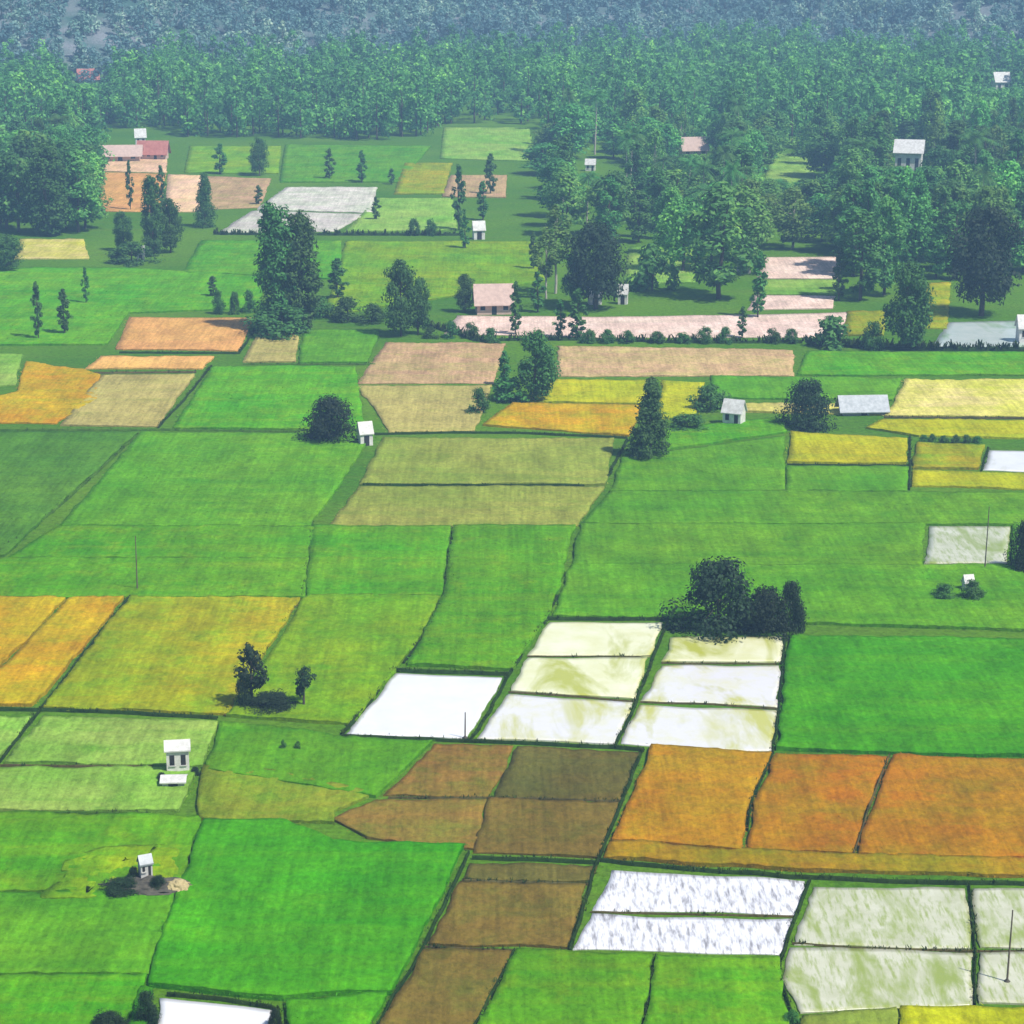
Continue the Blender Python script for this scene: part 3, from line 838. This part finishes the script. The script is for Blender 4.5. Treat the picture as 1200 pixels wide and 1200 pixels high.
T('slim', 656, 396, 44, 16, 'short dark roadside tree left of the one before the great black tree')
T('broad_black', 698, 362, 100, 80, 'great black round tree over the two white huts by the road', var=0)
T('broad_dark', 672, 356, 60, 34, 'dark tree leaning into the left flank of the great black tree')
T('pale_trunk', 651, 344, 100, 44, 'pale stemmed thin tree left of the great black tree')
T('pale_trunk', 640, 350, 78, 34, 'shorter pale stemmed tree at the far left of the great black tree')
T('shrub_mid', 764, 340, 52, 56, 'rounded green bush right of the great black tree', 'bush', 'bush')
T('slim', 888, 372, 74, 22, 'thin dark tree in front of the bare pink yard')
T('slim', 870, 396, 36, 14, 'small thin roadside tree below the bare pink yard')
T('slim', 983, 352, 60, 18, 'thin dark tree at the right edge of the bare pink yard')
T('broad_dark', 1060, 410, 104, 62, 'dense dark tree standing forward of the right hand wood', var=0)
T('wood_oval', 842, 350, 132, 92, 'broad leafy tree hiding the wood between the great black tree and the pink yard')
T('wood_round', 800, 318, 84, 70, 'leafy round tree behind the rounded green bush')
T('wood_column', 1008, 352, 100, 54, 'tall green tree just right of the bare pink yard')
T('wood_oval', 1036, 346, 112, 60, 'tall leafy tree behind the forward dense tree at right')
T('shrub_dark', 1022, 410, 34, 28, 'dark shrub left of the forward dense tree at right', 'shrub', 'shrub')
T('shrub_mid', 975, 406, 34, 54, 'green shrub at the right end of the dirt road', 'shrub', 'shrub')
T('broad_black', 1150, 370, 126, 92, 'massive dark tree above the pale pond at right', var=1)
T('slim', 45, 398, 66, 14, 'left dark slender tree of three standing in the upper left green field')
T('slim', 76, 392, 52, 18, 'middle slender tree of three standing in the upper left green field')
T('slim', 101, 356, 42, 10, 'right slender tree of three standing in the upper left green field, set farther back')
T('slim', 250, 348, 24, 14, 'tiny dark tree highest in the row left of the tall pair')
for q, (x, y, hh, ww) in enumerate(((257, 368, 28, 16), (275, 368, 26, 14), (291, 366, 26, 18))):
    T('shrub_dark', x, y, hh, ww, ['leftmost dark shrub above the orange stubble corner', 'middle dark shrub above the orange stubble corner', 'dark shrub above the orange stubble nearest the tall pair'][q], 'shrub', 'shrub')
T('broad_dark', 145, 294, 46, 26, 'small black tree left of the little white hut in the upper left')
T('tall_dark', 180, 300, 92, 28, 'tall dark tree behind the little white hut in the upper left')
T('broad_dark', 200, 296, 62, 32, 'shorter tall tree right of the little white hut in the upper left')
T('shrub_dark', 155, 308, 24, 54, 'dark hedge around the little white hut in the upper left', 'bush', 'bush')
T('cone', 241, 266, 62, 28, 'cone shaped dark tree before the pinkish dry field', var=1)
T('slim', 190, 246, 50, 14, 'thin tree on the far orange field, right')
T('slim', 153, 246, 56, 10, 'thin tree on the far orange field, left')
T('slim', 303, 240, 22, 12, 'tiny dark tree at the corner of the far pinkish dry field')
T('broad_dark', 10, 318, 42, 40, 'round dark tree at the left edge beside the pale yellow field')
for q, (kd_, x, y, hh, ww, lb_) in enumerate((
        ('wood_round', 22, 272, 92, 70, 'round green tree at the front of the far left wood, nearest the left edge'),
        ('tall_dark', 58, 276, 104, 52, 'tall dark tree at the front of the far left wood'),
        ('wood_oval', 92, 272, 96, 58, 'leafy tree at the right end of the far left wood beside the peach plots'),
        ('broad_dark', 76, 250, 86, 60, 'dark round tree in the second row of the far left wood'),
        ('wood_round', 40, 246, 90, 74, 'broad tree in the second row of the far left wood'))):
    T(kd_, x, y, hh, ww, lb_)
T('slim', 258, 204, 34, 18, 'dark tree on the left far green field')
T('broad_dark', 304, 206, 44, 26, 'round dark tree between the two far green fields')
T('slim', 386, 210, 34, 14, 'thin tree on the left part of the far bright green field')
T('slim', 424, 214, 36, 14, 'thin tree in the middle of the far bright green field')
T('slim', 459, 216, 18, 10, 'tiny tree at the right end of the far bright green field')
T('slim', 441, 258, 26, 12, 'tiny dark tree below the grey dry field')
T('slim', 538, 270, 74, 18, 'dark narrow tree left of the far white hut in the centre')
T('slim', 566, 258, 44, 16, 'thin dark tree just behind the far white hut in the centre')
T('slim', 545, 292, 38, 14, 'short dark tree in front of the far white hut in the centre')
T('slim', 575, 228, 46, 16, 'thin tree on the far tan field in the centre')
T('slim', 625, 316, 42, 12, 'thin tree at the edge of the bright field before the right wood')
for q, (x, y) in enumerate(((485, 276), (505, 276))):
    T('shrub_dark', x, y, 20, 16, ['left one of two small dark shrubs on the far hedge line in the centre', 'right one of two small dark shrubs on the far hedge line in the centre'][q], 'shrub', 'shrub')
for q, x in enumerate((505, 528, 552, 576, 690, 712, 735, 770, 800, 826, 850, 905, 928)):
    T('shrub_dark', x, 402 if x > 560 else 396, 13 + (q * 7) % 8, 20, 'small dark shrub in the hedge along the dirt road', 'shrub', 'shrub', 'hedge shrubs along the dirt road')

# ------------------------------------------------------------------ houses and huts
def house(px, py, wp, hp, label, wall, roof, rz=0.0, depth=.7, name='house', cat='house', rise=.42, nwin=2, door=True, flat=False, lift=0.0):
    p = at(px, py); s = mpp(py)
    W = wp * s; H = hp * s / math.cos(PITCH)
    D = W * depth
    p[2] = lift
    t = thing(name, label, cat, tuple(p), rz)
    eh = H * (1 - rise)
    bm = bmesh.new()
    boxes(bm, -W / 2, W / 2, -D / 2, D / 2, -.2, eh)
    if not flat:                                                # gable ends
        for x in (-W / 2, W / 2):
            q = [bm.verts.new(c) for c in ((x, -D / 2, eh), (x, D / 2, eh), (x, 0, H * .97))]
            bm.faces.new(q)
    bm_obj('wall', bm, M[wall], t)
    bm = bmesh.new()
    o = .09 * W
    if flat:
        boxes(bm, -W / 2 - o, W / 2 + o, -D / 2 - o, D / 2 + o, eh + .01, eh + .25)
        boxes(bm, -W / 2 - o, W / 2 + o, -D / 2 - o, -D / 2 - o + .25, eh + .255, eh + .7)
    else:
        k = rise * H / (D / 2)
        th = .12
        for sg in (-1, 1):
            yo = sg * (D / 2 + o)
            zo = eh - o * k
            pr = [(0, H), (yo, zo), (yo, zo + th), (0, H + th)]
            a = [bm.verts.new((-W / 2 - o, y, z)) for y, z in pr]
            c = [bm.verts.new((W / 2 + o, y, z)) for y, z in pr]
            bm.faces.new(a); bm.faces.new(c[::-1])
            for i in range(4):
                bm.faces.new((a[i], a[(i + 1) % 4], c[(i + 1) % 4], c[i]))
    bm_obj('roof', bm, M[roof], t)
    slots = nwin + (1 if door else 0)
    for i in range(slots):
        x = -W / 2 + W * (i + .5) / slots
        bw = min(W / slots * .42, 1.3)
        isdoor = door and i == slots // 2
        z0, z1 = (0, eh * .78) if isdoor else (eh * .38, eh * .78)
        bm = bmesh.new()
        boxes(bm, x - bw / 2, x + bw / 2, -D / 2 - .03, -D / 2 + .1, z0, z1)
        f = bm_obj('door' if isdoor else 'window', bm, M['dark'], t)
        if not isdoor:
            bm = bmesh.new()
            boxes(bm, x - bw / 2 - .08, x + bw / 2 + .08, -D / 2 - .09, -D / 2 + .02, z0 - .1, z0 - .005)
            bm_obj('sill', bm, M['wall_grey'], f)
    return t

house(209, 905, 26, 38, 'small white hut with two dark windows in the pale green field', 'wall_white', 'roof_white', R(8), .6, 'hut', 'hut', .20, 2, False)
house(204, 921, 26, 12, 'low white roofed shed in front of the white hut', 'wall_grey', 'roof_white', R(3), .8, 'shed', 'shed', .3, 0, True)
house(428, 521, 15, 26, 'tiny white hut beside the round black bush', 'wall_white', 'roof_white', R(20), .9, 'hut', 'hut', nwin=0)
house(860, 497, 22, 28, 'grey white hut by the pale strip of field', 'wall_white', 'roof_white', R(-25), .8, 'hut', 'hut', nwin=1)
house(1010, 484, 50, 20, 'long open shed with a grey blue roof by the pale strip', 'wall_grey', 'roof_grey', R(4), .5, 'shed', 'shed', .6, 2, True)
house(1134, 692, 11, 18, 'tiny white hut among shrubs in the big green field', 'wall_white', 'roof_white', R(12), .9, 'hut', 'hut', nwin=0)
house(578, 366, 40, 32, 'pink house with a faded pink roof beside the dirt road', 'wall_pink', 'roof_pink', R(5), .8, 'house', 'house', .55)
house(697, 356, 15, 17, 'left white hut under the great black tree', 'wall_white', 'roof_white', R(5), .9, 'hut', 'hut', nwin=0)
house(730, 356, 11, 22, 'narrow white hut right of the great black tree', 'wall_white', 'roof_white', R(-8), .9, 'hut', 'hut', nwin=0)
house(561, 280, 13, 20, 'far white hut on the hedge line in the centre', 'wall_white', 'roof_white', R(10), .9, 'hut', 'hut', nwin=0)
house(165, 306, 9, 17, 'little white hut in the dark hedge of the upper left', 'wall_white', 'roof_white', R(10), .9, 'hut', 'hut', nwin=0)
house(180, 186, 32, 20, 'small far house with a red roof above the orange field', 'wall_pink', 'roof_red', R(-4), .5, 'house', 'house', .55, 3)
house(142, 188, 44, 17, 'far house with a faded pink roof left of the red roofed one', 'wall_pink', 'roof_pink', R(5), .5, 'house', 'house', .5, 2)
house(165, 172, 12, 20, 'small white house behind the red roofed house', 'wall_white', 'roof_white', R(12), .9, 'house', 'house', .4, 1)
house(1064, 212, 30, 46, 'tall pale two storey house rising out of the right hand wood', 'wall_white', 'roof_white', R(-14), .9, 'house', 'house', .25, 2)
house(812, 188, 28, 26, 'pinkish house half hidden in the wood right of centre', 'wall_pink', 'roof_pink', R(10), .8, 'house', 'house', .45, 2)
house(1203, 400, 22, 30, 'white house cut by the right edge beside the pond', 'wall_white', 'roof_white', R(0), .9, 'house', 'house', .4, 1)
house(1172, 112, 17, 26, 'small cream house high in the wood at the right', 'wall_white', 'roof_white', R(8), .9, 'house', 'house', .35, 1)
house(104, 106, 22, 24, 'reddish house high among the trees at the upper left', 'wall_pink', 'roof_red', R(15), .8, 'house', 'house', .4, 2)
house(692, 200, 11, 13, 'tiny white house at the near edge of the wood left of the pinkish one', 'wall_white', 'roof_white', R(-8), .8, 'house', 'house', .4, 1)

def pole(px, py, hp, label):
    p = at(px, py); H = hp * mpp(py) / math.cos(PITCH)
    t = thing('utility_pole', label, 'pole', tuple(p))
    z = np.linspace(-.4, H, 6)
    pts = np.stack([.012 * z, .006 * z * np.sin(z), z], -1)
    obj('shaft', np_mesh('shaft', *tube_np(pts, np.linspace(.085, .05, 6), 8), M['wood']), t)
    obj('footing', np_mesh('footing', *tube_np([(0, 0, -.3), (0, 0, .12), (0, 0, .3)], [.3, .26, .1], 9), M['stone']), t)
pole(161, 694, 66, 'thin dark pole in the green field above the yellow green plot at left')
pole(545, 866, 32, 'short thin pole at the near edge of the left white paddy')
pole(1154, 668, 74, 'thin pole beside the small grey paddy at the right')
pole(1180, 1152, 90, 'tall thin pole in the grey green paddies at the lower right')

# mound with a little shelter, straw heap and sheet
p0 = at(175, 1045); s0 = mpp(1045)
def mound(px, py, wp, hp, dp, m, name, label, cat, seed):
    p = at(px, py); s = mpp(py)
    bm = bmesh.new()
    bmesh.ops.create_icosphere(bm, subdivisions=4, radius=1)
    for v_ in bm.verts:
        c = v_.co
        f = 1 + .30 * (float(vnoise(np.array(c.x * 3.), np.array(c.y * 3. + c.z * 2), .7, seed)) - .5) + .2 * (float(vnoise(np.array(c.x * 9.), np.array(c.y * 9. + c.z * 7), .7, seed)) - .5)
        v_.co = Vector((c.x * f * wp * s / 2, c.y * f * dp * s / 2, max(c.z, -.15) * f * hp * s))
    o = bm_obj(name, bm, M[m], None, tuple(p))
    tag(o, label, cat)
    return o
mound(172, 1042, 116, 11, 54, 'stone', 'earth_mound', 'dark low mound of earth and stones in the near green field', 'mound', 2.)
mound(209, 1044, 34, 13, 30, 'thatch', 'straw_heap', 'tan straw heap on the right end of the dark mound', 'heap', 3.)
house(171, 1034, 14, 22, 'small grey shelter with a pale roof on the dark earth mound', 'wall_grey', 'roof_grey', R(25), .9, 'shelter', 'shelter', .35, 1, lift=.75)
T('shrub_black', 142, 1046, 16, 52, 'flat dark scrub on the left slope of the mound', 'bush', 'bush')
T('shrub_black', 186, 1046, 22, 22, 'small black bush between the shelter and the straw heap', 'bush', 'bush')
T('shrub_black', 157, 1034, 20, 16, 'small black bush behind the shelter on the mound', 'bush', 'bush')
T('shrub_black', 190, 916, 12, 14, 'tiny dark bush left of the white hut', 'bush', 'bush')
T('shrub_black', 229, 908, 10, 14, 'tiny dark bush right of the white hut', 'bush', 'bush')

# weeds on the banks
tp = np.concatenate(tuft_pts)
nb = 5
c = np.repeat(tp[:, :3], nb, 0) + np.concatenate([rng.normal(size=(len(tp) * nb, 2)) * .12, np.zeros((len(tp) * nb, 1))], 1)
hh = np.repeat(tp[:, 3], nb) * (.6 + .8 * rng.random(len(c)))
az = rng.random(len(c)) * 6.28
sd_ = np.stack([np.cos(az), np.sin(az), az * 0], -1) * (hh * .22)[:, None]
le = np.stack([rng.normal(size=len(c)) * .35 * hh, rng.normal(size=len(c)) * .35 * hh, hh], -1)
V = np.stack([c - sd_, c + sd_, c + sd_ * .3 + le, c - sd_ * .3 + le], 1).reshape(-1, 3)
struct(obj('bank_weeds', np_mesh('bank_weeds', V, quads_idx(len(c)), M['tuft'])), 'stuff', 'dark weeds growing on the banks between the fields')

# ------------------------------------------------------------------ the wood beyond the fields and the wooded hills
def in_wood(px, py):
    """how densely the valley floor seen at this spot of the picture is wooded"""
    if py > 330: return 0
    if px < 112: return .95 if py < 268 else 0
    if px < 215: return .95 if py < 150 else 0
    if px < 335: return .9 if py < 162 else 0
    if px < 520: return .95 if py < 164 else 0
    if px < 640: return .75 if py < 146 else (.12 if 192 < py < 215 and px > 592 else 0)
    if px < 740: return .85 if py < 190 else (.45 if py < 285 else 0)
    if px < 830: return .75 if py < 285 else .15
    if px < 900: return .9 if py < 325 else 0
    if px < 990: return .85 if py < 298 and not (900 < px < 950 and 178 < py < 226) else 0
    return .95 if py < 342 and not (1040 < px < 1086 and 195 < py < 225) else (.5 if px > 1090 else 0)

SIGHT = [(1050, 1080, 168, 204), (798, 826, 164, 186), (902, 952, 196, 214), (684, 702, 188, 202), (1164, 1180, 94, 112), (94, 114, 86, 108)]
def cap(px, py, h, wd):
    """trees in front of a house in the wood stay low enough to leave it in view"""
    s = mpp(py)
    for a, b_, yt, yb in SIGHT:
        if a - wd / s * .45 < px < b_ + wd / s * .45 and py > yb - 4:
            h = min(h, max((py - yt - .75 * (yb - yt)) * s, 1.2))
    return h

cand = []
xx = np.arange(-500, 501, 8.0); yy = np.arange(430, 1660, 8.5)
for a in xx:
    for b_ in yy:
        x = a + rng.uniform(-3.2, 3.2); y = b_ + rng.uniform(-3.4, 3.4)
        z = float(ground_z(x, y))
        px, py = proj(np.array([x, y, z]))
        if px < -160 or px > 1360 or py < -90: continue
        on_hill = z > 1.5
        d = .95 if on_hill else in_wood(float(px), float(py))
        if on_hill:
            d *= float(np.clip(.55 + .9 * vnoise(np.array(x), np.array(y), 34., 4), 0, 1))
        else:
            d *= float(np.clip(2.3 * vnoise(np.array(x), np.array(y), 30., 6) - .1, .15, 1))
        if rng.random() > d: continue
        if any((x - q[0]) ** 2 + (y - q[1]) ** 2 < 14 for q in placed): continue
        cand.append((math.hypot(x, y), x, y, z, float(px), float(py)))
cand.sort()
print('wood trees', len(cand))
REG = [(112, 'at the far left'), (335, 'behind the far orange field'), (640, 'beyond the far green fields'), (830, 'behind the great black tree'), (990, 'behind the bare pink yard'), (2000, 'in the right hand wood')]
KIND = {'wood_round': ('broad round crowned green tree', 'broadleaf_tree'), 'wood_oval': ('tall egg shaped dark green tree', 'tall_tree'),
        'wood_light': ('pale green feathery tree', 'feathery_tree'), 'wood_column': ('tall narrow green tree', 'narrow_tree'), 'palm': ('palm with drooping fronds', 'palm_tree')}
keys = list(KIND)
NIND = 300
inside = [q for q in cand if -30 < q[4] < 1230 and q[5] < 345]
ind = inside[:NIND]
ids = {id(q) for q in ind}
for q in ind:
    d, x, y, z, px, py = q
    kd = keys[rng.choice(5, p=[.27, .22, .21, .14, .16])]
    h = rng.uniform(.6, 1.2) * {'wood_round': 15, 'wood_oval': 17, 'wood_light': 15, 'wood_column': 18, 'palm': 17}[kd]
    wd = rng.uniform(.7, 1.45) * {'wood_round': 10, 'wood_oval': 8, 'wood_light': 8.5, 'wood_column': 6, 'palm': 9}[kd]
    if px < 640: h *= .9
    h0 = h; h = cap(px, py, h, wd)
    if h < 3: continue
    wd *= max(.5, (h / h0) ** .5)
    where = next(n_ for lim, n_ in REG if px < lim)
    lb, nm = KIND[kd]
    cat = 'palm' if kd == 'palm' else 'tree'
    tree(kd, (x, y, z), h, wd, lb + ' among its kind ' + where, nm, cat, lb + 's ' + where)
rest = [q for q in cand if id(q) not in ids]

def mass(name, pts, m, hmin, hmax, wmin, wmax, nlf, leaf, label):
    P = []; N = []; Sz = []; tr = []
    for d, x, y, z, px, py in pts:
        h = rng.uniform(hmin, hmax); wd = rng.uniform(wmin, wmax)
        h = cap(px, py, h, wd)
        if h < 3: continue
        kd = ['round', 'oval', 'column', 'cone'][rng.choice(4, p=[.4, .32, .2, .08])]
        p, nr, s, C = crown_np(kd, h, wd, .12 * h, 12, nlf, leaf)
        P.append(p + np.array([x, y, z])); N.append(nr); Sz.append(s)
        tv, tf = tube_np([(x, y, z - .5), (x, y, z + h * .4), (x + .2, y, z + h * .8)], [.3, .22, .08], 4)
        tr.append((tv, tf))
    P = np.concatenate(P); V = leaf_quads(P, np.concatenate(N), np.concatenate(Sz))
    tv, tf = join_np(tr)
    F = np.concatenate([quads_idx(len(P)), tf + len(V)])
    me = np_mesh(name, np.concatenate([V, tv]), F, M[m])
    me.materials.append(M['bark'])
    mi = np.zeros(len(F), dtype=np.int32); mi[len(P):] = 1
    me.polygons.foreach_set('material_index', mi)
    struct(obj(name, me), 'stuff', label)
mass('distant_wood', [q for q in rest if q[3] <= 1.5], 'leaf_wood', 8, 23, 6, 17, 420, .70, 'continuous far wood along the foot of the hills')
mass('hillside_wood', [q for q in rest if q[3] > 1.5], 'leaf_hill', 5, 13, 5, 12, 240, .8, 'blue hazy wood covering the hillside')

# ------------------------------------------------------------------ haze
hm = bpy.data.materials.new('haze_air')
hm.use_nodes = True
hn = hm.node_tree
for nd in list(hn.nodes):
    if nd.type == 'BSDF_PRINCIPLED':
        hn.nodes.remove(nd)
pv = hn.nodes.new('ShaderNodeVolumePrincipled')
pv.inputs['Color'].default_value = (.38, .66, 1.0, 1)
pv.inputs['Density'].default_value = .00044
hn.links.new(pv.outputs[0], hn.nodes['Material Output'].inputs['Volume'])
bm = bmesh.new()
boxes(bm, -1650, 1650, -450, 2650, -3, 172)
struct(bm_obj('haze', bm, hm), 'stuff', 'thin blue haze over the valley')
